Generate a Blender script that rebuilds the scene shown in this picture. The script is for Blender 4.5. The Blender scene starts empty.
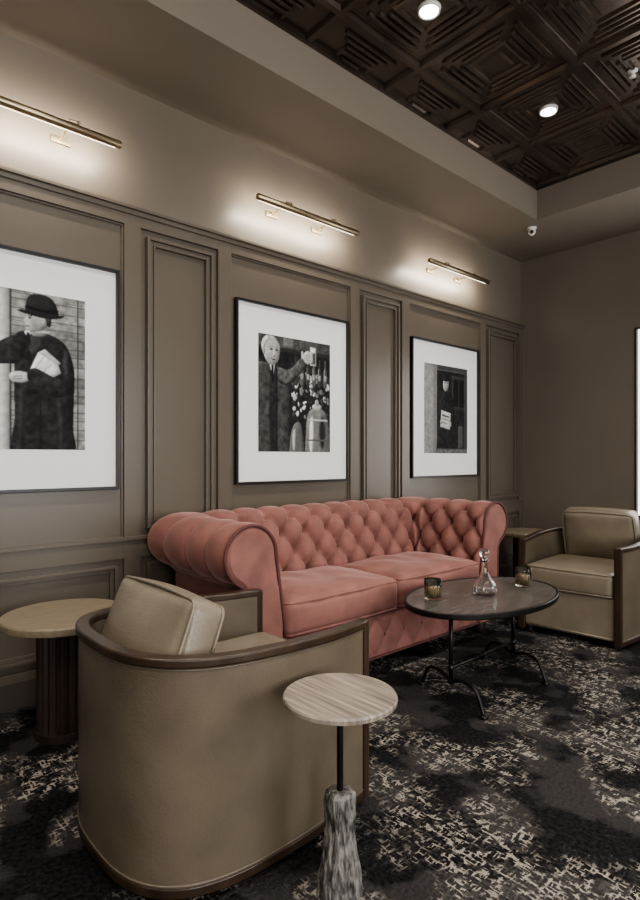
import bpy, bmesh, math, random
import numpy as np
from mathutils import Vector, Matrix, noise
random.seed(7)
S = bpy.context.scene
COL = S.collection
pi = math.pi

# ------------------------------------------------------------ materials
def new_mat(name):
    m = bpy.data.materials.new(name); m.use_nodes = True
    nt = m.node_tree
    return m, nt, nt.nodes['Principled BSDF']

def mat(name, col, rough=.5, metal=0., var=0., vscale=8., bump=0., bscale=200., sheen=0., stretch=None, spec=None):
    m, nt, b = new_mat(name)
    N, L = nt.nodes, nt.links
    b.inputs['Roughness'].default_value = rough
    b.inputs['Metallic'].default_value = metal
    b.inputs['Base Color'].default_value = (*col, 1)
    if spec is not None: b.inputs['Specular IOR Level'].default_value = spec
    if sheen:
        b.inputs['Sheen Weight'].default_value = sheen
        b.inputs['Sheen Roughness'].default_value = .30
        b.inputs['Sheen Tint'].default_value = (min(1,col[0]*2.6), min(1,col[1]*4.0), min(1,col[2]*4.4), 1)
    tc = N.new('ShaderNodeTexCoord'); src = tc.outputs['Object']
    if stretch:
        mp = N.new('ShaderNodeMapping'); mp.inputs['Scale'].default_value = stretch
        L.new(src, mp.inputs['Vector']); src = mp.outputs['Vector']
    if var:
        n = N.new('ShaderNodeTexNoise'); n.inputs['Scale'].default_value = vscale; n.inputs['Detail'].default_value = 5
        L.new(src, n.inputs['Vector'])
        r = N.new('ShaderNodeValToRGB')
        r.color_ramp.elements[0].position = .3; r.color_ramp.elements[1].position = .7
        r.color_ramp.elements[0].color = (*[c*(1-var) for c in col], 1)
        r.color_ramp.elements[1].color = (*[min(1, c*(1+var)) for c in col], 1)
        L.new(n.outputs['Fac'], r.inputs['Fac']); L.new(r.outputs['Color'], b.inputs['Base Color'])
    if bump:
        n2 = N.new('ShaderNodeTexNoise'); n2.inputs['Scale'].default_value = bscale; n2.inputs['Detail'].default_value = 3
        L.new(src, n2.inputs['Vector'])
        bp = N.new('ShaderNodeBump'); bp.inputs['Strength'].default_value = bump; bp.inputs['Distance'].default_value = .004
        L.new(n2.outputs['Fac'], bp.inputs['Height']); L.new(bp.outputs['Normal'], b.inputs['Normal'])
    return m

def emis(name, col, st):
    m, nt, b = new_mat(name)
    b.inputs['Base Color'].default_value = (*col, 1)
    b.inputs['Emission Color'].default_value = (*col, 1)
    b.inputs['Emission Strength'].default_value = st
    return m

def glassmat(name, col, rough=.02):
    m, nt, b = new_mat(name)
    b.inputs['Base Color'].default_value = (*col, 1)
    b.inputs['Roughness'].default_value = rough
    b.inputs['Transmission Weight'].default_value = 1
    b.inputs['IOR'].default_value = 1.48
    return m

M_wall = mat('taupe_wall_paint', (.170,.143,.113), .40, var=.04, vscale=3, bump=.04, bscale=90)
M_soff = mat('taupe_soffit_paint', (.225,.192,.155), .6, var=.03, vscale=2)  # same taupe as the walls, lightened to carry window light on the fascia
M_trim = mat('taupe_trim_paint', (.121,.101,.079), .33, var=.03, vscale=4)  # same paint as the upper wall, coloured darker for panels outside the lamp glow
M_tin = mat('dark_tin', (.125,.098,.080), .24, metal=.75, var=.3, vscale=5)
M_vel = mat('rose_velvet', (.245,.108,.089), .8, var=.20, vscale=9, bump=.25, bscale=260, sheen=.75)
M_veld = mat('rose_velvet_dark', (.11,.040,.035), .85, var=.15, vscale=9, bump=.2, bscale=260, sheen=.2)
M_leath = mat('taupe_leather', (.125,.101,.073), .30, var=.16, vscale=6, bump=.22, bscale=160)
M_leath2 = mat('taupe_leather_cushion', (.205,.172,.127), .33, var=.12, vscale=7, bump=.25, bscale=140)
M_wood = mat('walnut_frame', (.038,.023,.014), .33, var=.35, vscale=14, stretch=(1,1,.25))
M_darkw = mat('dark_fluted_wood', (.030,.020,.015), .45, var=.3, vscale=16, stretch=(1,1,.1))
M_oak = mat('limed_oak', (.25,.200,.138), .38, var=.18, vscale=10, stretch=(8,1,1))
M_iron = mat('blackened_iron', (.03,.028,.027), .42, metal=.8, var=.3, vscale=20)
M_ctop = mat('dark_stained_top', (.095,.084,.075), .26, var=.35, vscale=7, stretch=(5,1,1))
M_brass = mat('aged_brass', (.48,.40,.27), .36, metal=1, var=.1, vscale=20)
M_white = mat('white_plastic', (.75,.74,.70), .4)
M_black = mat('black_frame', (.012,.012,.012), .35)
M_mat = mat('white_mat_board', (.80,.79,.775), .8)
M_lens = mat('camera_lens_black', (.01,.01,.01), .1)
M_glass = glassmat('clear_crystal', (1,1,1))
M_amber = glassmat('smoked_amber_glass', (.76,.70,.56), .08)
M_wax = mat('candle_wax', (.26,.22,.16), .5)
M_base = mat('dark_baseboard_paint', (.07,.059,.047), .4)
M_em = emis('downlight_lens', (1,.95,.87), 25)
M_em2 = emis('picture_light_diffuser', (1,.92,.80), 5)

def ramp_mat(name, scale, rotz, nsc, p0, p1, c0, c1, rough, bump=0):
    m, nt, b = new_mat(name); N, L = nt.nodes, nt.links
    tc = N.new('ShaderNodeTexCoord'); mp = N.new('ShaderNodeMapping')
    mp.inputs['Rotation'].default_value = (0,0,rotz); mp.inputs['Scale'].default_value = scale
    L.new(tc.outputs['Object'], mp.inputs['Vector'])
    n = N.new('ShaderNodeTexNoise'); n.inputs['Scale'].default_value = nsc; n.inputs['Detail'].default_value = 6
    L.new(mp.outputs['Vector'], n.inputs['Vector'])
    r = N.new('ShaderNodeValToRGB'); r.color_ramp.elements[0].position = p0; r.color_ramp.elements[1].position = p1
    r.color_ramp.elements[0].color = (*c0,1); r.color_ramp.elements[1].color = (*c1,1)
    L.new(n.outputs['Fac'], r.inputs['Fac']); L.new(r.outputs['Color'], b.inputs['Base Color'])
    b.inputs['Roughness'].default_value = rough
    if bump:
        bp = N.new('ShaderNodeBump'); bp.inputs['Strength'].default_value = bump; bp.inputs['Distance'].default_value = .01
        L.new(n.outputs['Fac'], bp.inputs['Height']); L.new(bp.outputs['Normal'], b.inputs['Normal'])
    return m
M_stone = ramp_mat('striped_travertine', (3,60,3), .65, 1.2, .30, .68, (.13,.105,.085), (.38,.33,.275), .38)
M_trunk = ramp_mat('carved_grey_stone', (45,45,16), 0, 1.5, .36, .64, (.035,.032,.030), (.25,.238,.22), .45, .9)

def carpet():
    m, nt, b = new_mat('distressed_carpet'); N, L = nt.nodes, nt.links
    tc = N.new('ShaderNodeTexCoord')
    def nz(scale_vec, sc, det, lo, hi, off=(0,0,0)):
        mp = N.new('ShaderNodeMapping'); mp.inputs['Scale'].default_value = scale_vec
        mp.inputs['Location'].default_value = off
        L.new(tc.outputs['Object'], mp.inputs['Vector'])
        n = N.new('ShaderNodeTexNoise'); n.inputs['Scale'].default_value = sc; n.inputs['Detail'].default_value = det
        L.new(mp.outputs['Vector'], n.inputs['Vector'])
        r = N.new('ShaderNodeMapRange'); r.inputs['From Min'].default_value = lo; r.inputs['From Max'].default_value = hi
        L.new(n.outputs['Fac'], r.inputs['Value']); return r.outputs['Result']
    def mth(op, a, c):
        k = N.new('ShaderNodeMath'); k.operation = op
        if isinstance(a,(int,float)): k.inputs[0].default_value = a
        else: L.new(a, k.inputs[0])
        if isinstance(c,(int,float)): k.inputs[1].default_value = c
        else: L.new(c, k.inputs[1])
        k.use_clamp = True
        return k.outputs[0]
    lx = nz((26,105,1),1,3,.54,.565)
    ly = nz((105,26,1),1,3,.54,.565,(5,3,0))
    lines = mth('MAXIMUM', lx, ly)
    mask = nz((1,1,1),3.0,10,.47,.55,(3.1,1.7,0))
    mask2 = nz((1,1,1),24,6,.47,.53,(7,2,0))
    k = mth('MULTIPLY', mth('MULTIPLY', lines, mask), mth('ADD', mask2, .12))
    fine = nz((1,1,1),70,3,.35,.70)
    blot = nz((1,1,1),3.4,8,.47,.52,(11,4,0))
    mx0 = N.new('ShaderNodeMixRGB'); mx0.inputs[1].default_value = (.034,.031,.031,1); mx0.inputs[2].default_value = (.004,.004,.005,1)
    L.new(blot, mx0.inputs[0])
    mx1 = N.new('ShaderNodeMixRGB'); mx1.inputs[2].default_value = (.070,.066,.064,1)
    L.new(mx0.outputs[0], mx1.inputs[1]); L.new(mth('MULTIPLY', fine, .25), mx1.inputs[0])
    mx2 = N.new('ShaderNodeMixRGB'); mx2.inputs[2].default_value = (.30,.272,.238,1)
    L.new(mx1.outputs[0], mx2.inputs[1]); L.new(k, mx2.inputs[0])
    L.new(mx2.outputs[0], b.inputs['Base Color'])
    b.inputs['Roughness'].default_value = .95
    b.inputs['Specular IOR Level'].default_value = .12
    bp = N.new('ShaderNodeBump'); bp.inputs['Strength'].default_value = .6; bp.inputs['Distance'].default_value = .006
    L.new(fine, bp.inputs['Height']); L.new(bp.outputs['Normal'], b.inputs['Normal'])
    return m
M_carpet = carpet()

# ------------------------------------------------------------ mesh helpers
def empty(name, loc=(0,0,0), rz=0):
    e = bpy.data.objects.new(name, None); e.location = loc; e.rotation_euler = (0,0,rz)
    e.empty_display_size = .1
    COL.objects.link(e); return e

def mk(name, verts, faces, mats, parent=None, smooth=False, idx=None, loc=None, rot=None):
    me = bpy.data.meshes.new(name); me.from_pydata([tuple(v) for v in verts], [], faces)
    if not isinstance(mats, (list,tuple)): mats = [mats]
    for m in mats: me.materials.append(m)
    if idx:
        for p,i in zip(me.polygons, idx): p.material_index = i
    bm = bmesh.new(); bm.from_mesh(me); bmesh.ops.recalc_face_normals(bm, faces=bm.faces); bm.to_mesh(me); bm.free()
    if smooth:
        for p in me.polygons: p.use_smooth = True
    o = bpy.data.objects.new(name, me); COL.objects.link(o)
    if parent: o.parent = parent
    if loc: o.location = loc
    if rot: o.rotation_euler = rot
    return o

class MB:
    def __init__(s): s.v=[]; s.f=[]; s.i=[]
    def add(s, vs, fs, i=0):
        k=len(s.v); s.v += [tuple(v) for v in vs]
        for f in fs: s.f.append([a+k for a in f]); s.i.append(i)
    def box(s, a, b, i=0):
        x0,y0,z0=a; x1,y1,z1=b
        s.add([(x0,y0,z0),(x1,y0,z0),(x1,y1,z0),(x0,y1,z0),(x0,y0,z1),(x1,y0,z1),(x1,y1,z1),(x0,y1,z1)],
              [(0,3,2,1),(4,5,6,7),(0,1,5,4),(1,2,6,5),(2,3,7,6),(3,0,4,7)], i)
    def lathe(s, prof, c=(0,0,0), n=32, i=0, mod=None):
        vs=[]; fs=[]
        for (r,z) in prof:
            for k in range(n):
                a=2*pi*k/n; rr = r*(mod(a,z) if mod else 1)
                vs.append((c[0]+rr*math.cos(a), c[1]+rr*math.sin(a), c[2]+z))
        for j in range(len(prof)-1):
            for k in range(n):
                k2=(k+1)%n; fs.append((j*n+k, j*n+k2, (j+1)*n+k2, (j+1)*n+k))
        fs.append(tuple(range(n))); m=(len(prof)-1)*n; fs.append(tuple(range(m,m+n)))
        s.add(vs,fs,i)
    def tube(s, pts, r, n=8, i=0, closed=False):
        pts=[Vector(p) for p in pts]; N=len(pts); vs=[]; fs=[]
        rs = r if isinstance(r,(list,tuple)) else [r]*N
        up=None
        for k,p in enumerate(pts):
            if closed: t=(pts[(k+1)%N]-pts[k-1])
            else: t=pts[min(k+1,N-1)]-pts[max(k-1,0)]
            t.normalize()
            if up is None:
                up = Vector((0,0,1)) if abs(t.z)<.9 else Vector((1,0,0))
            a=(up - t*up.dot(t))
            if a.length<1e-5: a=Vector((1,0,0))-t*t.x
            a.normalize(); up=a; b=t.cross(a)
            for j in range(n):
                q=2*pi*j/n; vs.append(p+(a*math.cos(q)+b*math.sin(q))*rs[k])
        R = N if closed else N-1
        for k in range(R):
            k2=(k+1)%N
            for j in range(n):
                j2=(j+1)%n; fs.append((k*n+j,k*n+j2,k2*n+j2,k2*n+j))
        if not closed:
            fs.append(tuple(range(n))); fs.append(tuple(range((N-1)*n,N*n)))
        s.add(vs,fs,i)
    def sph(s, c, r, i=0, n=10, sc=(1,1,1)):
        vs=[]; fs=[]
        m=n//2+1
        for a in range(m+1):
            th=pi*a/m
            for b in range(n):
                ph=2*pi*b/n
                vs.append((c[0]+r*sc[0]*math.sin(th)*math.cos(ph), c[1]+r*sc[1]*math.sin(th)*math.sin(ph), c[2]+r*sc[2]*math.cos(th)))
        for a in range(m):
            for b in range(n):
                b2=(b+1)%n; fs.append((a*n+b,a*n+b2,(a+1)*n+b2,(a+1)*n+b))
        s.add(vs,fs,i)
    def obj(s, name, mats, parent=None, smooth=False, bevel=0, angle=None, **kw):
        o = mk(name, s.v, s.f, mats, parent, smooth, s.i, **kw)
        if bevel:
            b=o.modifiers.new('bev','BEVEL'); b.width=bevel; b.segments=2; b.limit_method='ANGLE'
        if angle:
            for p in o.data.polygons: p.use_smooth=True
            try: o.data.set_sharp_from_angle(angle=math.radians(angle))
            except Exception: pass
        return o

def box(name,a,b,m,parent=None,bevel=0,**kw):
    q=MB(); q.box(a,b); return q.obj(name,m,parent,bevel=bevel,**kw)

def cushion(name, w, d, h, r, crown, m, parent, loc, rot=(0,0,0), n=22, pm=None, wr=.0):
    bm=bmesh.new(); bmesh.ops.create_cube(bm,size=2)
    bmesh.ops.subdivide_edges(bm,edges=bm.edges[:],cuts=n,use_grid_fill=True)
    H=Vector((w/2,d/2,h/2))
    for v in bm.verts:
        p=v.co.copy(); q=Vector([math.sin(c*pi/2)*.35+c*.65 for c in p])
        t=Vector((q.x*H.x,q.y*H.y,q.z*H.z))
        inn=Vector([max(-(H[k]-r),min(H[k]-r,t[k])) for k in range(3)])
        dd=t-inn
        pos=inn+dd.normalized()*r if dd.length>1e-6 else t
        cr=crown*(1-q.x**2)*(1-q.y**2)
        pos.z += cr*(1 if p.z>0 else -1)*abs(q.z)
        pos.y += crown*.5*q.y*(1-q.x**2)*(1-q.z**2)
        pos.x += crown*.5*q.x*(1-q.y**2)*(1-q.z**2)
        if wr:
            nn=noise.noise(Vector((pos.x*7,pos.y*7,pos.z*7+len(name))))
            pos += Vector((0,0,1))*nn*wr*(1 if p.z>0 else .3)
        v.co=pos
    me=bpy.data.meshes.new(name); bm.to_mesh(me); bm.free()
    me.materials.append(m)
    for p in me.polygons: p.use_smooth=True
    o=bpy.data.objects.new(name,me); COL.objects.link(o); o.parent=parent; o.location=loc; o.rotation_euler=rot
    q=MB()
    for sz in (1,-1):
        pts=[]; k=.80
        for cx,cy,a0 in ((1,1,0),(-1,1,90),(-1,-1,180),(1,-1,270)):
            for j in range(7):
                a=math.radians(a0+15*j); off=r*k
                pts.append((cx*(H.x-r)+off*math.cos(a), cy*(H.y-r)+off*math.sin(a), sz*(H.z-r+r*.66)))
        P=[]
        for a,b in zip(pts, pts[1:]+pts[:1]):
            a=Vector(a); b=Vector(b); nn=max(1,int((b-a).length/.03))
            for t in range(nn):
                c=a.lerp(b,t/nn)
                fx=max(0,1-(c.x/H.x)**2); fy=max(0,1-(c.y/H.y)**2)
                c.y += crown*.5*(c.y/H.y)*fx*.6; c.x += crown*.5*(c.x/H.x)*fy*.6
                P.append(c)
        q.tube(P,.0055,6,closed=True)
    q.obj(name+'_piping',pm or m,parent,smooth=True,loc=loc,rot=rot)
    return o

# ------------------------------------------------------------ room
XL,YB,XR,YF = -2.92,5.31,3.2,-2.6
H1,H2 = 3.09,3.36
TX0,TX1,TY0,TY1 = -2.311,2.6,-1.9,4.46
floor = box('floor',(XL-.1,YF-.1,-.05),(XR+.1,YB+.1,0),M_carpet)
box('wall_left',(XL-.1,YF-.1,0),(XL,YB+.1,H2+.1),M_wall)
box('wall_front',(XL,YF-.1,0),(XR+.1,YF,H2+.1),M_wall)
q=MB(); wx0,wx1,wz0,wz1=-1.85,-.75,.66,2.25
q.box((XL,YB,0),(wx0,YB+.1,H2+.1)); q.box((wx1,YB,0),(XR+.1,YB+.1,H2+.1))
q.box((wx0,YB,0),(wx1,YB+.1,wz0)); q.box((wx0,YB,wz1),(wx1,YB+.1,H2+.1))
q.obj('wall_back',M_wall)
q=MB(); t=.012
q.box((wx0-t,YB-.012,wz0-t),(wx0,YB+.08,wz1+t)); q.box((wx1,YB-.012,wz0-t),(wx1+t,YB+.08,wz1+t))
q.box((wx0,YB-.012,wz0-t),(wx1,YB+.08,wz0)); q.box((wx0,YB-.012,wz1),(wx1,YB+.08,wz1+t))
q.box((-1.3,YB+.03,wz0),(-1.27,YB+.06,wz1))
q.box((wx0,YB+.02,wz0),(wx1,YB+.025,wz1),1)
q.obj('window_1',[M_black,emis('daylit_blind',(1,.98,.95),1.6)])
q=MB(); ys=[(-1.8,.2),(1.2,3.4)]
q.box((XR,YF,0),(XR+.1,ys[0][0],H2+.1)); q.box((XR,ys[0][1],0),(XR+.1,ys[1][0],H2+.1)); q.box((XR,ys[1][1],0),(XR+.1,YB+.1,H2+.1))
for a,b in ys:
    q.box((XR,a,0),(XR+.1,b,.7)); q.box((XR,a,2.6),(XR+.1,b,H2+.1))
q.obj('wall_right',M_wall)
for k,(a,b) in enumerate(ys):  # unseen windows added to let fill light into the closed room
    q=MB(); t=.05
    q.box((XR-.02,a-t,.7-t),(XR+.08,a,2.6+t)); q.box((XR-.02,b,.7-t),(XR+.08,b+t,2.6+t))
    q.box((XR-.02,a,.7-t),(XR+.08,b,.7)); q.box((XR-.02,a,2.6),(XR+.08,b,2.6+t))
    q.box((XR+.03,(a+b)/2-.02,.7),(XR+.06,(a+b)/2+.02,2.6))
    q.obj('window_%d'%(k+2),M_trim)
q=MB()
q.box((XL,YF,H1),(TX0,YB,H2+.1)); q.box((TX1,YF,H1),(XR,YB,H2+.1))
q.box((TX0,TY1,H1),(TX1,YB,H2+.1)); q.box((TX0,YF,H1),(TX1,TY0,H2+.1))
q.obj('ceiling_soffit',M_soff)
# pressed-tin ceiling: square coffers, each side carrying three short parallel ribs, raised centre square
T=.61; cx0,cy0=-1.74,2.285
q=MB()
prof=[(.305,-.026),(.290,-.026),(.280,-.004),(.262,-.004),(.258,0),(.128,0),(.118,-.014),(.104,-.014),(.096,-.002),(.070,-.002),(.060,-.012),(.040,-.012)]
def inb(x,y): return TX0<=x<=TX1 and TY0<=y<=TY1
for ix in range(-1,9):
    for iy in range(-8,5):
        c=(cx0+ix*T, cy0+iy*T)
        if c[0]-T/2>TX1 or c[1]-T/2>TY1 or c[1]+T/2<TY0 : continue
        vs=[];fs=[]
        for (r,z) in prof:
            for sx,sy in ((-1,-1),(1,-1),(1,1),(-1,1)):
                vs.append((min(max(c[0]+sx*r,TX0),TX1),min(max(c[1]+sy*r,TY0),TY1),H2+z))
        for j in range(len(prof)-1):
            for k in range(4):
                k2=(k+1)%4; fs.append((j*4+k,j*4+k2,j*4+4+k2,j*4+4+k))
        m=(len(prof)-1)*4; fs.append((m,m+1,m+2,m+3))
        q.add(vs,fs)
        for dx,dy in ((1,0),(-1,0),(0,1),(0,-1)):
            for r in (.152,.190,.228):
                w=.014; L=r-.034; tx,ty=-dy,dx
                def pt(n_,l_,z_): return (c[0]+dx*n_+tx*l_, c[1]+dy*n_+ty*l_, H2+z_)
                base=[pt(r-w,-L,0),pt(r+w,-L,0),pt(r+w,L,0),pt(r-w,L,0)]
                if not all(inb(b_[0],b_[1]) for b_ in base): continue
                top=[pt(r-w*.4,-L+.008,-.016),pt(r+w*.4,-L+.008,-.016),pt(r+w*.4,L-.008,-.016),pt(r-w*.4,L-.008,-.016)]
                q.add(base+top,[(0,1,5,4),(1,2,6,5),(2,3,7,6),(3,0,4,7),(4,5,6,7)])
q.box((TX0,TY0,H2+.02),(TX1,TY1,H2+.08))
q.obj('ceiling',M_tin)
q=MB(); t=.02
q.box((TX0,TY0,H2-.03),(TX0+t,TY1,H2)); q.box((TX0,TY1-t,H2-.03),(TX1,TY1,H2))
q.obj('trim_1',M_tin)

XP=XL
def ring(q,y0,y1,z0,z1,w,x0,x1):
    q.box((x0,y0,z0),(x1,y0+w,z1)); q.box((x0,y1-w,z0),(x1,y1,z1))
    q.box((x0,y0+w,z0),(x1,y1-w,z0+w)); q.box((x0,y0+w,z1-w),(x1,y1-w,z1))
q=MB()
bays=[]
for k in range(-2,2):
    b0=1.90+1.655*k; bays.append(('big',b0,b0+1.0)); n0=b0+1.09; n1=n0+.475
    if k==1: n1=5.235
    bays.append(('nar',n0,n1))
edges=[YF]+[v for b in bays for v in b[1:]]+[YB]
x1=XP+.024
for a,b in zip(edges[0::2],edges[1::2]):
    q.box((XP,a,.12),(x1,b,2.42))
for (kk,a,b) in bays:
    q.box((XP,a,2.365),(x1,b,2.42)); q.box((XP,a,.63),(x1,b,.735)); q.box((XP,a,.12),(x1,b,.16))
q.box((XP,YF,.16),(XP+.002,YB,2.40))
q.obj('trim_2',M_trim,bevel=.003)
q=MB()
q.box((XP,YF,2.42),(XP+.034,YB,2.445)); q.box((XP,YF,2.445),(XP+.046,YB,2.462))
q.box((XP+.02,YF,.722),(XP+.036,YB,.742))
for (kk,a,b) in bays:
    if kk=='nar':
        ring(q,a+.035,b-.035,.775,2.33,.016,XP,XP+.034)
        ring(q,a+.051,b-.051,.791,2.314,.022,XP,XP+.018)
        ring(q,a+.073,b-.073,.813,2.292,.008,XP,XP+.027)
    else:
        ring(q,a,b,.735,2.365,.010,XP,XP+.012)
    ring(q,a+.035,b-.035,.195,.600,.016,XP,XP+.030)
    ring(q,a+.051,b-.051,.211,.584,.020,XP,XP+.016)
q.obj('trim_3',M_trim,bevel=.002)
box('baseboard_left',(XP,YF,0),(XP+.03,YB,.125),M_base,bevel=.004)
box('baseboard_back',(XP+.03,YB-.02,0),(XR,YB,.125),M_base,bevel=.004)

# ------------------------------------------------------------ framed black-and-white photographs
def sp(P, n=6):
    out=[]; N=len(P)
    for i in range(N):
        p0,p1,p2,p3=[np.array(P[(i+k)%N],float) for k in (-1,0,1,2)]
        for j in range(n):
            t=j/n
            out.append(tuple(.5*((2*p1)+(-p0+p2)*t+(2*p0-5*p1+4*p2-p3)*t*t+(-p0+3*p1-3*p2+p3)*t**3)))
    return out
def ell(cx,cy,rx,ry,rot=0,n=20):
    return [(cx+rx*math.cos(2*pi*k/n)*math.cos(rot)-ry*math.sin(2*pi*k/n)*math.sin(rot),cy+rx*math.cos(2*pi*k/n)*math.sin(rot)+ry*math.sin(2*pi*k/n)*math.cos(rot)) for k in range(n)]
def rct(a,b,c,d): return [(a,b),(c,b),(c,d),(a,d)]
GW,GH=280,338
SS,TT=np.meshgrid((np.arange(GW)+.5)/GW,(np.arange(GH)+.5)/GH)
def blur(a,r):
    r=int(r)
    if r<1: return a
    for ax in (0,1):
        for _ in range(2):
            p=np.pad(a,[(r+1,r) if k==ax else (0,0) for k in (0,1)],mode='edge')
            c=np.cumsum(p,axis=ax); n=2*r+1
            a=(np.take(c,range(n,c.shape[ax]),axis=ax)-np.take(c,range(0,c.shape[ax]-n),axis=ax))/n
    return a
def pmask(P):
    m=np.zeros((GH,GW),bool); N=len(P)
    for i in range(N):
        x1_,y1_=P[i]; x2_,y2_=P[(i+1)%N]
        if y1_==y2_: continue
        c=((TT>=min(y1_,y2_))&(TT<max(y1_,y2_)))&(SS<(x2_-x1_)*(TT-y1_)/(y2_-y1_)+x1_)
        m^=c
    return m.astype(float)
def nfield(seed,r):
    g=np.random.RandomState(seed).randn(GH,GW); g=blur(g,r); return g/(g.std()+1e-9)
folds=nfield(5,5)*.7+nfield(6,2)*.4; mott=nfield(9,14); mid=nfield(12,3); grain=nfield(2,0)
def render_print(layers):
    img=np.full((GH,GW),.3)
    for L in layers:
        g,P=L[0],L[1]; vol=L[2] if len(L)>2 else 0; soft=L[3] if len(L)>3 else 1; fold=L[4] if len(L)>4 else 0
        m=pmask(P)
        if m.sum()<1: continue
        c=np.full((GH,GW),float(g))
        if vol:
            B=blur(m,vol); gy,gx=np.gradient(B)
            sh=(gx*.8-gy*.7)*vol      # the subject in the print is lit from the left and above
            c=c*np.clip(1+sh*1.25+.35*(B-.8),.3,1.8)
        if fold: c=c*np.clip(1+fold*folds,.3,2.2)+.006*fold*np.clip(folds,0,3)
        a=blur(m,soft) if soft>1 else m
        img=img*(1-a)+c*a
    img=blur(img,1)*.6+img*.4
    img=img*(1+.05*mott+.06*mid)+.018*grain*np.sqrt(np.clip(img,0,1))
    vx=((SS-.5)**2+(TT-.5)**2); img=img*(1-.35*vx)
    return np.clip(img,.004,.85)
pm_,nt_,pb_=new_mat('gelatin_silver_print')
at_=nt_.nodes.new('ShaderNodeAttribute'); at_.attribute_name='Col'
nt_.links.new(at_.outputs['Color'],pb_.inputs['Base Color']); pb_.inputs['Roughness'].default_value=.55
pb_.inputs['Specular IOR Level'].default_value=.15
def framed(yc, layers):
    z0,z1=.99,2.112; w=.945; e=empty('framed_photograph',(XL+.002,yc,0))
    y0,y1=-w/2,w/2; q=MB(); b=.015
    ring(q,y0,y1,z0,z1,b,0,.034)
    q.obj('frame',M_black,e,bevel=.002)
    box('mat_board',(0,y0+b,z0+b),(.014,y1-b,z1-b),M_mat,e)
    pw=.605; pz0,pz1=1.19,1.925
    img=render_print(layers)
    me=bpy.data.meshes.new('photo_print')
    vs=[(.0155,-pw/2+pw*i/(GW-1),pz0+(pz1-pz0)*j/(GH-1)) for j in range(GH) for i in range(GW)]
    fs=[(j*GW+i,j*GW+i+1,(j+1)*GW+i+1,(j+1)*GW+i) for j in range(GH-1) for i in range(GW-1)]
    me.from_pydata(vs,[],fs); me.materials.append(pm_)
    ca=me.color_attributes.new('Col','FLOAT_COLOR','POINT')
    f=img.reshape(-1); arr=np.stack([f,f*.985,f*.96,np.ones_like(f)],1).reshape(-1).astype(np.float32)
    ca.data.foreach_set('color',arr)
    o=bpy.data.objects.new('photo_print',me); COL.objects.link(o); o.parent=e
R1=random.Random(11)
L1=[(.08,rct(-.1,-.1,1.1,1.1))]
t=0
while t<1.05:
    h=.050+.02*R1.random(); L1.append((.17+.18*R1.random(),rct(-.1,t+.006,1.1,t+h),0,0,.2)); t+=h
for k in range(20):
    yy=R1.random(); xx=R1.random(); L1.append((.08,rct(xx,yy,xx+.2+.3*R1.random(),yy+.003),0,0))
L1+= [(.04,rct(.605,.0,.612,1.1)),(.05,rct(.935,-.1,.945,1.1)),(.46,rct(.36,-.1,.44,1.1),6),(.05,rct(.44,-.1,.452,1.1))]
L1+= [(.016,sp([(.50,.735),(.60,.75),(.72,.745),(.83,.70),(.885,.62),(.915,.50),(.91,.32),(.905,.15),(.90,-.1),(.47,-.1),(.475,.2),(.47,.4),(.47,.55),(.46,.66)]),14,1,.35),
 (.018,sp([(.56,.72),(.46,.71),(.30,.64),(.16,.68),(.12,.62),(.28,.53),(.42,.53),(.52,.56)]),7,1,.4),
 (.42,sp([(.16,.69),(.10,.71),(.04,.70),(.03,.66),(.08,.63),(.15,.63)]),4),
 (.05,sp([(.84,.66),(.875,.58),(.88,.44),(.86,.36),(.85,.46),(.83,.56)]),4,3,.3),
 (.030,sp([(.51,.36),(.54,.37),(.535,.18),(.52,-.1),(.49,-.1),(.505,.18)]),3,3,.2),(.035,sp([(.78,.32),(.81,.32),(.83,.12),(.83,-.1),(.79,-.1),(.80,.12)]),3,3,.2),
 (.004,rct(.652,-.1,.660,.36),0,1),(.004,sp([(.56,.37),(.75,.41),(.88,.38),(.87,.365),(.75,.39),(.60,.35)]),0,1),
 (.045,sp([(.60,.735),(.67,.74),(.66,.66),(.60,.60),(.575,.66)]),3,1,.2),
 (.30,sp([(.60,.79),(.69,.79),(.70,.735),(.60,.725)]),5),
 (.66,sp([(.545,.745),(.57,.712),(.605,.740),(.72,.752),(.72,.762),(.60,.752)]),3),(.012,sp([(.558,.735),(.578,.735),(.585,.67),(.56,.67)]),0),
 (.38,sp([(.575,.865),(.556,.840),(.534,.812),(.548,.802),(.545,.780),(.560,.756),(.60,.744),(.665,.765),(.715,.80),(.72,.87)]),7),
 (.18,sp([(.62,.752),(.67,.765),(.70,.80),(.67,.82),(.645,.79)]),5,3),
 (.03,sp([(.675,.868),(.735,.868),(.738,.815),(.722,.790),(.705,.800),(.695,.835)]),3,1,.3),
 (.34,ell(.682,.815,.014,.023),3),(.03,ell(.580,.834,.012,.006),0),(.03,ell(.582,.846,.018,.004),0),(.08,sp([(.550,.782),(.578,.786),(.578,.779),(.553,.776)]),0),(.20,ell(.62,.79,.02,.03),0,5),
 (.020,sp([(.56,.865),(.555,.93),(.590,.982),(.68,.993),(.745,.972),(.78,.92),(.785,.86),(.68,.85)]),12),
 (.014,sp([(.49,.872),(.56,.854),(.70,.842),(.80,.856),(.83,.878),(.70,.868),(.57,.880)]),3),
 (.003,sp([(.560,.893),(.68,.878),(.782,.890),(.782,.908),(.68,.896),(.560,.910)]),0),
 (.66,[(.55,.44),(.64,.62),(.70,.61),(.79,.55),(.81,.50),(.66,.42)],6,1,.05),
 (.46,[(.64,.62),(.69,.645),(.81,.565),(.79,.55)],3),(.28,[(.60,.50),(.68,.60),(.685,.595),(.605,.495)],0),(.36,[(.64,.47),(.74,.56),(.745,.555),(.645,.465)],0)]
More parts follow.
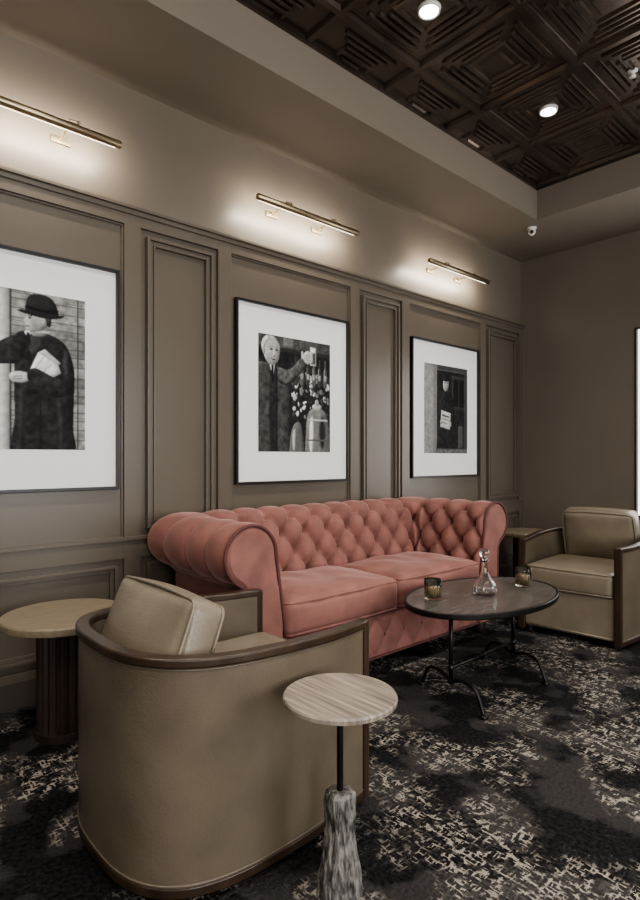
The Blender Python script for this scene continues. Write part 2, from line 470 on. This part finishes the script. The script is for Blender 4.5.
for k in range(9):
    a_=.012*k; L1.append((.34,[(.60+a_*1.1,.475+a_*.1-.004),(.635+a_*1.1,.535+a_*.1),(.637+a_*1.1,.533+a_*.1),(.602+a_*1.1,.473+a_*.1-.004)],0,0))
L1+=[(.42,sp([(.44,.47),(.50,.49),(.57,.48),(.58,.44),(.52,.42),(.45,.43)]),4),
 (.12,[(.46,.458),(.53,.465),(.53,.459),(.46,.452)],0),(.12,[(.46,.444),(.53,.449),(.53,.443),(.46,.438)],0),
 (.018,sp([(.56,.47),(.62,.52),(.80,.46),(.88,.52),(.90,.42),(.80,.34),(.62,.38)]),7,1,.35)]
L2=[(.016,rct(-.1,-.1,1.1,1.1),0,0,.3),(.07,rct(-.1,.90,1.1,1.1),0,3,.2),(.03,rct(-.1,.87,1.1,.90),0),(.16,rct(.33,.91,.47,1.02),4),(.10,rct(.55,.92,.62,.99),3),(.03,rct(.42,.60,1.1,.68),3)]
rr=random.Random(3)
for k in range(110):
    s_=.44+.56*rr.random(); t=.30+.42*rr.random()
    L2.append((rr.choice([.03,.08,.2,.4,.02,.65]),ell(s_,t,.006+.024*rr.random(),.008+.026*rr.random(),rr.random()*3,12),2,0,.2))
for k in range(6):
    bx_=.50+.085*k; L2+=[(.05+.05*(k%2),sp([(bx_-.025,.60),(bx_-.025,.74),(bx_-.010,.78),(bx_-.010,.84),(bx_+.010,.84),(bx_+.010,.78),(bx_+.025,.74),(bx_+.025,.60)],3),3),(.34,rct(bx_-.018,.65,bx_+.018,.70),2,0,.1),(.35,rct(bx_-.017,.66,bx_-.012,.76),0,0)]
L2+=[(.060,sp([(-.1,.72),(.08,.76),(.25,.74),(.36,.67),(.41,.50),(.40,.2),(.40,-.1),(-.1,-.1),(-.1,.4)]),14,1,.28),
 (.085,sp([(.22,.72),(.42,.73),(.60,.86),(.66,.80),(.52,.66),(.36,.56),(.24,.58)]),7,1,.35),
 (.012,sp([(.27,.60),(.38,.58),(.50,.66),(.49,.675),(.38,.60),(.28,.62)]),0,2),
 (.022,sp([(.15,.72),(.24,.73),(.25,.3),(.24,-.1),(.17,-.1),(.14,.3)]),3,1,.2),(.60,[(.14,.765),(.22,.765),(.19,.63)],3),(.01,[(.168,.755),(.195,.755),(.20,.60),(.17,.60)],2),
 (.55,rct(.575,.83,.60,.90),0,1),
 (.45,sp([(.60,.87),(.66,.91),(.71,.89),(.73,.83),(.67,.79),(.61,.82)]),4),(.12,rct(.64,.845,.72,.85),0),(.12,rct(.64,.865,.72,.87),0),(.12,rct(.65,.825,.72,.83),0),
 (.45,rct(.70,.78,.79,.95),4),(.08,rct(.715,.80,.775,.90),2),(.75,rct(.715,.905,.775,.94),0,0),(.7,rct(.722,.81,.732,.90),0,0),
 (.38,sp([(.07,.87),(.08,.94),(.14,.975),(.22,.97),(.275,.92),(.28,.86),(.26,.79),(.20,.745),(.13,.755),(.08,.81)]),9,1,.06),
 (.58,sp([(.055,.85),(.045,.93),(.10,.985),(.19,.992),(.24,.965),(.14,.955),(.09,.90)]),4,1,.25),
 (.12,ell(.17,.878,.024,.010),0,1),(.12,ell(.238,.876,.022,.010),0,1),(.01,ell(.172,.876,.009,.006),0,0),(.01,ell(.236,.874,.009,.006),0,0),(.16,rct(.14,.896,.20,.901),0,0),(.16,rct(.215,.894,.262,.899),0,0),
 (.50,sp([(.20,.88),(.222,.835),(.205,.822),(.19,.84)]),2),(.12,ell(.207,.820,.020,.005),0),(.05,sp([(.155,.806),(.19,.80),(.235,.806),(.195,.782)]),0),(.66,sp([(.165,.804),(.19,.80),(.226,.804),(.19,.797)]),0,0),(.20,ell(.13,.80,.014,.03),0,4),
 (.30,ell(.072,.855,.016,.028),3),
 (.16,sp([(.66,-.1),(.64,.18),(.68,.36),(.80,.40),(.93,.36),(.98,.18),(.95,-.1)]),14,1,.1),
 (.70,sp([(.70,.02),(.69,.20),(.73,.33),(.75,.20),(.735,.02)]),2,2),(.02,sp([(.88,.02),(.93,.18),(.88,.33),(.83,.18)]),3,3),
 (.5,rct(.67,.285,.96,.30),2),(.10,rct(.65,.10,.975,.115),0),(.42,ell(.80,.41,.07,.03),4),(.3,ell(.80,.45,.03,.03),3),
 (.12,sp([(.42,-.1),(.43,.16),(.50,.26),(.58,.22),(.61,-.1)]),8),(.5,sp([(.46,.03),(.455,.15),(.49,.2),(.485,.03)]),2,2)]
L3=[(.28,rct(-.1,-.1,1.1,1.1),0,0,.08),(.18,rct(.20,-.1,.28,1.1),0,6),(.014,rct(.28,-.1,1.1,.94),0,1,.3),(.06,rct(.28,.94,1.1,1.1),0,2),(.035,rct(.62,.50,.95,.90),4),(.006,rct(.66,.54,.78,.86),0),(.006,rct(.80,.54,.92,.86),0),(.07,rct(.93,-.1,.97,1),0,2),
 (.012,sp([(.30,-.1),(.30,.35),(.34,.60),(.42,.70),(.56,.72),(.66,.62),(.70,.40),(.72,-.1)]),12,1,.35),
 (.34,sp([(.43,.74),(.42,.80),(.45,.86),(.53,.86),(.55,.79),(.52,.72),(.46,.71)]),7),(.010,sp([(.37,.835),(.44,.845),(.45,.92),(.54,.92),(.56,.85),(.61,.845),(.50,.82)]),6),
 (.04,ell(.465,.805,.014,.008),0),(.04,ell(.515,.805,.014,.008),0),(.10,rct(.468,.745,.515,.752),0),(.18,ell(.49,.775,.012,.01),0,1),
 (.46,[(.36,.30),(.58,.27),(.60,.46),(.38,.49)],4,1,.06),(.06,[(.40,.445),(.56,.425),(.56,.405),(.40,.425)],0),(.10,[(.40,.40),(.56,.38),(.56,.37),(.40,.39)],0),(.10,[(.40,.36),(.52,.345),(.52,.335),(.40,.35)],0),
 (.30,sp([(.35,.37),(.39,.38),(.40,.34),(.36,.33)]),3),(.30,sp([(.57,.35),(.61,.36),(.61,.31),(.58,.31)]),3),
 (.14,rct(.28,-.1,1.1,.05),0,2,.2),(.07,rct(.78,.05,.90,.32),5)]
for yc,Ls in ((.745,L1),(2.403,L2),(4.05,L3)): framed(yc,Ls)

# ------------------------------------------------------------ lights
def area(name, loc, d, sx, sy, power, col, xaxis=(0,1,0)):
    l=bpy.data.lights.new(name,'AREA'); l.shape='RECTANGLE'; l.size=sx; l.size_y=sy; l.energy=power; l.color=col
    o=bpy.data.objects.new(name,l); COL.objects.link(o)
    z=-Vector(d).normalized(); x=Vector(xaxis); x=(x-z*x.dot(z)).normalized(); y=z.cross(x)
    o.matrix_world=Matrix.Translation(loc)@Matrix((x,y,z)).transposed().to_4x4()
    return o

def piclight(yc):
    e=empty('picture_light',(XL,yc,2.68)); L=.42; xo=.17
    q=MB(); q.tube([(xo,-L,0),(xo,-L+.005,0),(xo,L-.005,0),(xo,L,0)],[.015,.019,.019,.015],16)
    q.obj('lamp_bar',M_brass,e,angle=40)
    q=MB(); q.box((xo-.0215,-L+.02,-.012),(xo-.0185,L-.02,.004)); q.obj('diffuser',M_em2,e)
    for k,s in enumerate((-.19,.19)):
        q=MB(); q.box((0,s-.045,-.012),(.012,s+.045,.022))
        q.tube([(.01,s,.005),(.06,s,.014),(.11,s,.022),(xo,s,.018)],.006,8)
        q.tube([(xo,s-.014,.026),(xo,s+.014,.026)],.009,10)
        q.tube([(xo,s+.03,.014),(xo,s+.03,.038)],.007,10)
        q.obj('bracket_%d'%(k+1),M_brass,e,angle=40)
    a=area('picture_light_lamp',(0,0,0),(-1,0,-.15),.80,.03,5.2,(1,.91,.78))
    mw=a.matrix_world.copy(); mw.translation=Vector((xo-.024,0,-.006)); a.parent=e; a.matrix_local=mw
for yc in (.745,2.403,4.03,-.91): piclight(yc)

for i,x in enumerate((-1.74,.09,1.92)):
    for j in range(-3,2):
        y=2.285+1.22*j
        e=empty('recessed_downlight',(x,y,H2-.026))
        q=MB(); q.lathe([(.040,.012),(.047,-.004),(.054,-.004),(.058,.016)],n=28)
        q.obj('trim_ring',M_white,e,smooth=True)
        q=MB(); q.lathe([(.0401,-.003),(.02,-.004)],n=24); q.obj('lens',M_em,e)
        l=bpy.data.lights.new('downlight_lamp','SPOT'); l.energy=48; l.spot_size=math.radians(130); l.spot_blend=.9; l.shadow_soft_size=.05; l.color=(1,.93,.84)
        o=bpy.data.objects.new('downlight_lamp',l); COL.objects.link(o); o.parent=e; o.location=(0,0,-.03)
for k,(a,b) in enumerate(ys):
    area('window_daylight_%d'%k,(XR+.02,(a+b)/2,1.65),(-1,0,.05),b-a-.1,1.8,70,(1,.98,.96))  # added area lamps filling the room from the unseen side windows
area('window_daylight_2',(-1.29,YB-.03,1.45),(0,-1,-.05),1.0,1.5,9,(1,.98,.95),xaxis=(1,0,0))

e=empty('security_camera',(-2.42,4.58,H1))
q=MB(); q.lathe([(.04,0),(.04,-.010),(.025,-.016)],n=24); q.obj('mount',M_white,e,smooth=True)
q=MB(); q.sph((0,0,-.036),.031,n=20); q.obj('dome_body',M_white,e,smooth=True)
q=MB(); q.sph((.012,-.020,-.043),.016,n=16); q.obj('lens',M_lens,e,smooth=True)
e=empty('ceiling_sprinkler',(-1.25,3.52,H2-.004))
q=MB(); q.lathe([(.028,0),(.027,-.008),(.012,-.012),(.010,-.03),(.018,-.034),(.018,-.037)],n=20); q.obj('sprinkler_head',M_white,e,smooth=True)

# ------------------------------------------------------------ chesterfield sofa
OX,OY=-2.47,2.425
e=empty('chesterfield_sofa',(OX,OY,0))
xf,xb=-2.05-OX,-2.573-OX; y0,y1=1.625-OY,3.217-OY; rc=.045
path=[]
s=0; step=.0105
def seg(p,q_,nx,ny):
    global s
    L=math.hypot(q_[0]-p[0],q_[1]-p[1]); n=int(L/step)
    for k in range(n):
        t=k/n; path.append((p[0]+(q_[0]-p[0])*t,p[1]+(q_[1]-p[1])*t,nx,ny,s+L*t))
    s+=L
def arc(cx,cy,a0,a1):
    global s
    n=44; L=abs(a1-a0)*(rc+.12); pw=6
    for k in range(n):
        t=k/n; a=a0+(a1-a0)*t; c_,s_=math.cos(a),math.sin(a)
        f=(abs(c_)**pw+abs(s_)**pw)**(-1/pw)
        path.append((cx+rc*c_,cy+rc*s_,c_*f,s_*f,s+L*t))
    s+=L
seg((xf,y0),(xb+rc,y0),0,-1)
arc(xb+rc,y0+rc,-pi/2,-pi)
seg((xb,y0+rc),(xb,y1-rc),-1,0)
arc(xb+rc,y1-rc,pi,pi/2)
seg((xb+rc,y1),(xf,y1),0,1)
path.append((xf,y1,0,1,s))
Ltot=s
prof=[]
def pl(a,b,n):
    for k in range(n): t=k/n; prof.append((a[0]+(b[0]-a[0])*t,a[1]+(b[1]-a[1])*t))
cn,cz,cr=.180,.725,.133
pl((0,.10),(0,.40),5); pl((0,.40),(.047,cz),34)
for k in range(48):
    a=math.radians(180-250*k/48); prof.append((cn+cr*math.cos(a),cz+cr*math.sin(a)))
pe=prof[-1]
pl(pe,(.205,.57),4); pl((.205,.57),(.190,.10),12); prof.append((.19,.10))
tl=[0]
for a,b in zip(prof,prof[1:]): tl.append(tl[-1]+math.hypot(b[0]-a[0],b[1]-a[1]))
i_top=5+34+int((180-128)/250*48); t_top=tl[i_top]
t_end=tl[5+34+48]
NC=round(Ltot/.175); acol=Ltot/NC; rowh=.115
def tuft(s_,t):
    R=(t-t_top)/rowh; C=s_/acol
    if R<=0:
        p_,q_=C+R/2,C-R/2
        f=math.sqrt(abs(math.sin(pi*p_)*math.sin(pi*q_)))**.85
        dmin=1e9
        row=round(R)
        for rw in (row-1,row,row+1):
            if rw>0: continue
            off=(rw%2)*.5
            cc=round(C-off)+off
            dmin=min(dmin,math.hypot((C-cc)*acol,(R-rw)*rowh))
        return -.028+.058*f-.026*math.exp(-(dmin/.024)**2)
    f=abs(math.sin(pi*C))**.38
    fd=max(0,1-max(0,(t-t_end+.06))/.08)
    k=min(1,R*1.6)
    d=math.hypot((C-round(C))*acol,R*rowh)
    amp=.058*(1-k)+.028*k; base=.028*(1-k)+.021*k
    return (-base+amp*f)*min(1,fd)-.026*math.exp(-(d/.024)**2)
vs=[];fs=[]
NP=len(prof)
pn=[]
for k in range(NP):
    a=prof[max(0,k-1)]; b=prof[min(NP-1,k+1)]
    d=Vector((b[0]-a[0],b[1]-a[1])); d.normalize(); pn.append((-d.y,d.x))
def surf(P,k,disp):
    n=prof[k][0]+pn[k][0]*disp; z=prof[k][1]+pn[k][1]*disp
    return (P[0]+P[2]*n,P[1]+P[3]*n,z)
for P in path:
    ef=min(1,min(P[4],Ltot-P[4])/.02)
    for k in range(NP):
        d=0
        if k>5 and tl[k]<t_end+.03: d=tuft(P[4],tl[k])*ef
        vs.append(surf(P,k,d))
for i in range(len(path)-1):
    for k in range(NP-1):
        fs.append((i*NP+k,i*NP+k+1,(i+1)*NP+k+1,(i+1)*NP+k))
mk('tufted_back_and_arms',vs,fs,M_vel,e,smooth=True)
q=MB(); qp=MB()
for P in (path[0],path[-1]):
    loop=[(P[0],P[1]+P[3]*n,z) for n,z in prof]
    q.add(loop,[tuple(range(len(loop)))])
    def ins(n,z,sc,dx):
        if z>.585: return (P[0]+dx,P[1]+P[3]*(cn+(n-cn)*sc),cz+(z-cz)*sc)
        return (P[0]+dx,P[1]+P[3]*(.1+(n-.1)*sc),.10+(z-.10)*.985+.004)
    r0=[ins(n,z,.93,.002) for n,z in prof]; r1=[ins(n,z,.84,.012) for n,z in prof]
    m=len(prof); q.add(r0+r1,[(k,(k+1)%m,m+(k+1)%m,m+k) for k in range(m)]+[tuple(range(m,2*m))])
    qp.tube([(x+.004,y,z) for x,y,z in loop[4:]],.008,8)
q.obj('arm_fronts',M_vel,e); qp.obj('arm_piping',M_veld,e,smooth=True)
q=MB()
def at(s_):
    return path[min(range(len(path)),key=lambda i:abs(path[i][4]-s_))]
for rw in range(0,-4,-1):
    off=(rw%2)*.5
    t=t_top+rw*rowh
    k=min(range(NP),key=lambda i:abs(tl[i]-t))
    if prof[k][1]<.5: continue
    for c in range(0,NC+1):
        s_=(c+off)*acol
        if s_<.05 or s_>Ltot-.05: continue
        P=at(s_); q.sph(surf(P,k,-.047),.011,n=8)
q.obj('buttons',M_veld,e,smooth=True)
box('seat_deck',(xb-.05,y0-.05,.10),(xf-.03,y1+.05,.30),M_veld,e)
vs=[];fs=[]; nz_=26; ny_=150; yy0,yy1=y0,y1; ncol=10; W=(yy1-yy0)/ncol
for a in range(ny_+1):
    y=yy0+(yy1-yy0)*a/ny_
    for b in range(nz_+1):
        z=.09+.235*b/nz_; C=(y-yy0)/W; R=(z-.20)/.105
        p_,q_=C+.5+R/2,C+.5-R/2
        f=math.sqrt(abs(math.sin(pi*p_)*math.sin(pi*q_)))**.75
        d=-.016+.034*f; edge=min(1,min(b,nz_-b)/3)
        vs.append((xf-.02+d*edge,y,z))
for a in range(ny_):
    for b in range(nz_):
        fs.append((a*(nz_+1)+b,a*(nz_+1)+b+1,(a+1)*(nz_+1)+b+1,(a+1)*(nz_+1)+b))
mk('tufted_front_rail',vs,fs,M_vel,e,smooth=True)
q=MB()
for k in range(ncol): q.sph((xf-.034,yy0+W*(k+.5),.20),.0095,n=8)
q.tube([(xf-.012,yy0,.325),(xf-.012,yy1,.325)],.007,8); q.tube([(xf-.012,yy0-.17,.098),(xf-.012,yy1+.17,.098)],.008,8)
q.obj('front_rail_buttons_and_piping',M_veld,e,smooth=True)
cw=(y1-y0)/2-.012
for k,c in enumerate((y0+cw/2+.008,y1-cw/2-.008)):
    cushion('seat_cushion_%d'%(k+1),.545,cw,.175,.045,.032,M_vel,e,((xf+xb)/2+.006,c,.412),n=26,wr=.014)
for k,(x,y) in enumerate(((xf-.07,y0-.11),(xf-.07,y1+.11),(xb-.14,y0-.05),(xb-.14,y1+.05))):
    q=MB(); q.lathe([(.022,0),(.034,.02),(.04,.05),(.032,.08),(.036,.102)],(x,y,0),n=20); q.obj('bun_foot_%d'%(k+1),M_darkw,e,smooth=True)

# ------------------------------------------------------------ barrel armchairs
def plan(n_arc=26):
    pts=[]
    for k in range(14):
        t=k/14; pts.append((.315+(.362-.315)*math.sin(t*pi/2),.395-.395*t))
    for k in range(n_arc+1):
        a=pi/2*k/n_arc; ex=2/2.9
        pts.append((.362*max(0,math.cos(a))**ex,-.395*max(0,math.sin(a))**ex))
    return pts+[(-x,y) for x,y in reversed(pts[:-1])]
def armchair(loc,rz,tilt,bz):
    e=empty('barrel_armchair',loc,rz)
    O=plan()
    def A(d):
        out=[]
        for i,p in enumerate(O):
            a=Vector(O[max(0,i-1)]); b=Vector(O[min(len(O)-1,i+1)]); t=(b-a).normalized(); n=Vector((t.y,-t.x))
            if n.dot(-Vector((p[0],p[1])))<0: n=-n
            c=Vector(p)+n*d
            out.append((c.x,c.y))
        return out
    def ztop(y): return .612+.028*max(0,min(1,(.25-y)/.6))
    def strip(name,d0,d1,zf0,zf1,m,bev=0,smooth=40):
        o0,o1=A(d0),A(d1); vs=[];fs=[]; n=len(O)
        for i in range(n):
            y=O[i][1]
            vs += [(*o0[i],zf0(y)),(*o1[i],zf0(y)),(*o1[i],zf1(y)),(*o0[i],zf1(y))]
        for i in range(n-1):
            for k in range(4):
                k2=(k+1)%4; fs.append((i*4+k,i*4+k2,i*4+4+k2,i*4+4+k))
        fs.append((0,1,2,3)); m_=(n-1)*4; fs.append((m_,m_+1,m_+2,m_+3))
        q=MB(); q.add(vs,fs); return q.obj(name,m,e,bevel=bev,angle=smooth)
    strip('leather_shell',.006,.038,lambda y:.045,lambda y:ztop(y)-.02,M_leath)
    strip('wood_top_rail',-.003,.040,lambda y:ztop(y)-.026,ztop,M_wood,.006)
    strip('wood_base_rail',.003,.038,lambda y:.022,lambda y:.048,M_wood,.003)
    q=MB()
    for zf in (lambda y:.054,lambda y:ztop(y)-.031):
        q.tube([(p[0],p[1],zf(O[i][1])) for i,p in enumerate(A(.006))],.0035,6)
    q.obj('leather_welt',M_leath,e,smooth=True)
    for k,sx in enumerate((1,-1)):
        q=MB(); q.box((sx*.275 if sx>0 else -.320,.376,.022),(.320 if sx>0 else -.275,.402,.612)); q.obj('front_post_%d'%(k+1),M_wood,e,bevel=.006)
    I=A(.034); n=len(I)
    lo=[(x,min(y,.365),.05) for x,y in I]; hi=[(x,y,.30) for x,y,_ in lo]
    fs=[(i,(i+1)%n,n+(i+1)%n,n+i) for i in range(n)]+[tuple(range(n)),tuple(range(n,2*n))]
    q=MB(); q.add(lo+hi,fs); q.obj('seat_base',M_leath,e)
    q=MB(); q.box((-.277,.34,.045),(.277,.385,.30)); q.obj('front_panel',M_leath2,e,bevel=.008)
    q=MB(); q.tube([(-.27,.386,.06),(.27,.386,.06)],.005,6); q.obj('front_welt',M_leath2,e,smooth=True)
    cushion('seat_cushion',.545,.60,.15,.032,.018,M_leath2,e,(0,.10,.375),n=18)
    cushion('back_cushion',.47,.37,.12,.028,.030,M_leath2,e,(0,-.22,bz),(math.radians(tilt),0,0),n=18,wr=.008)
    for k,(x,y) in enumerate(((.27,.33),(-.27,.33),(.2,-.26),(-.2,-.26))):
        q=MB(); q.lathe([(.02,0),(.022,.045)],(x,y,0),n=14); q.obj('glide_%d'%(k+1),M_darkw,e)
    return e
armchair((-1.635,1.005,0),0,68,.570)
armchair((-1.688,3.984,0),math.radians(184),76,.600)

# ------------------------------------------------------------ tables
def sidetable(loc):
    e=empty('round_side_table',loc)
    q=MB(); q.lathe([(.23,.462),(.246,.467),(.249,.475),(.249,.493),(.245,.499)],n=64); q.obj('table_top',M_oak,e,angle=30)
    q=MB(); fl=lambda a,z: 1-.10*abs(math.sin(a*11))**1.5 if .03<z<.44 else 1
    q.lathe([(.118,0),(.118,.029),(.112,.031),(.112,.2),(.112,.439),(.12,.441),(.12,.463)],n=220,mod=fl); q.obj('fluted_pedestal',M_darkw,e,angle=35)
sidetable((-2.525,.83,0))
sidetable((-2.60,4.82,0))

e=empty('pedestal_drink_table',(-1.094,1.056,0))
q=MB(); q.lathe([(.142,.510),(.150,.514),(.151,.524),(.148,.529)],n=64); q.obj('stone_top',M_stone,e,angle=30)
q=MB(); q.lathe([(.0085,.25),(.0085,.50),(.03,.505),(.03,.511)],n=18); q.obj('metal_stem',M_iron,e,angle=30)
q=MB(); P=[]
for k in range(80):
    z=.27*k/79; r=.055-.021*(z/.27)+.003*math.sin(z*30)
    P.append((r,z))
P.append((.026,.276)); P.append((.012,.277))
def tr(a,z):
    v=Vector((math.cos(a+z*1.2)*3.2,math.sin(a+z*1.2)*3.2,z*12))
    w_=Vector((math.cos(a)*7,math.sin(a)*7,z*22))
    return 1+.14*noise.noise(v)+.12*(.5-abs(noise.noise(w_))*2)+.03*math.sin(a*13+z*9+5*noise.noise(v*.6))
q.lathe(P,n=140,mod=tr); q.obj('carved_stone_base',M_trunk,e,smooth=True)

CT=(-1.65,2.62); e=empty('oval_coffee_table',(*CT,0))
def oval(a,b,z,n=72): return [(a*math.cos(2*pi*k/n),b*math.sin(2*pi*k/n),z) for k in range(n)]
n=72; A_,B_=.320,.505
lv=[(A_-.02,B_-.02,.424),(A_-.003,B_-.003,.426),(A_,B_,.431),(A_,B_,.450),(A_-.003,B_-.003,.4535),(A_-.010,B_-.010,.4535),(A_-.014,B_-.014,.450)]
vs=[p for a,b,z in lv for p in oval(a,b,z)]
fs=[(j*n+k,j*n+(k+1)%n,(j+1)*n+(k+1)%n,(j+1)*n+k) for j in range(len(lv)-1) for k in range(n)]
ix=[1]*len(fs)
fs+= [tuple(range(n)),tuple(range((len(lv)-1)*n,len(lv)*n))]; ix+=[0,0]
mk('table_top',vs,fs,[M_ctop,M_iron],e,idx=ix)
q=MB(); bx,by=.03,-.04
for sy in (-1,1):
    cy=sy*.285+by
    q.tube([(bx,cy,.09),(bx,cy,.424)],.010,12)
    q.tube([(bx,cy,.395),(bx,cy,.425)],[.012,.035],14)
    q.sph((bx,cy,.155),.017,n=12); q.sph((bx,cy,.09),.016,n=12)
    for sx in (-1,1):
        pts=[]
        for k in range(12):
            t=k/11
            x=sx*.20*t; z=.09+.028*math.sin(pi*t)
            if t>.75: z-= (t-.75)**2*.9
            pts.append((bx+x,cy-sx*.05*t,z))
        pts.append((bx+sx*.208,cy-sx*.052,.02)); pts.append((bx+sx*.210,cy-sx*.053,.004))
        q.tube(pts,.0085,8)
        q.lathe([(.018,0),(.018,.008),(.010,.016)],(bx+sx*.210,cy-sx*.053,0),n=14)
q.tube([(bx,-.285+by,.155),(bx,.285+by,.155)],.008,10)
q.sph((bx,by,.155),.014,n=12)
q.obj('iron_base',M_iron,e,smooth=True)

def tumbler(loc):
    e=empty('glass_tumbler_candle',loc)
    fl=lambda a,z: 1+.035*math.cos(a*16)
    q=MB(); q.lathe([(.036,.001),(.040,.004),(.041,.05),(.042,.10),(.0385,.10),(.037,.05),(.036,.012),(.01,.011)],n=96,mod=fl); q.obj('cut_glass',M_amber,e,smooth=True)
    q=MB(); q.lathe([(.033,.013),(.034,.058),(.004,.058)],n=32); q.obj('wax_fill',M_wax,e,smooth=True)
tumbler((-1.752,2.33,.4505)); tumbler((-1.60,2.935,.4505))
e=empty('crystal_decanter',(-1.63,2.60,.4505))
q=MB()
dia=lambda a,z: 1+(.04*math.cos(a*10) if z<.09 else 0)
q.lathe([(.045,.001),(.055,.006),(.060,.025),(.058,.045),(.045,.070),(.030,.092),(.019,.115),(.014,.14),(.014,.168),(.021,.176),(.017,.178),(.010,.168),(.010,.14),(.014,.115),(.026,.088),(.04,.068),(.052,.045),(.054,.025),(.048,.012),(.01,.010)],n=80,mod=dia)
q.obj('bottle',M_glass,e,smooth=True)
q=MB(); q.lathe([(.009,.165),(.010,.180),(.013,.186)],n=20); q.sph((0,0,.212),.026,n=20); q.obj('ball_stopper',M_glass,e,smooth=True)

# ------------------------------------------------------------ world, camera
w=bpy.data.worlds.new('world'); S.world=w; w.use_nodes=True
w.node_tree.nodes['Background'].inputs[0].default_value=(.93,.96,1,1); w.node_tree.nodes['Background'].inputs[1].default_value=3.0
c=bpy.data.cameras.new('camera'); c.sensor_width=36; c.lens=23.08; c.shift_y=8/900; c.clip_start=.05
co=bpy.data.objects.new('camera',c); COL.objects.link(co); co.location=(0,0,1.15); co.rotation_euler=(pi/2,0,math.radians(48))
S.camera=co
try:
    S.view_settings.view_transform='AgX'; S.view_settings.look='AgX - Medium High Contrast'; S.view_settings.exposure=.38
except Exception as ex: print(ex)
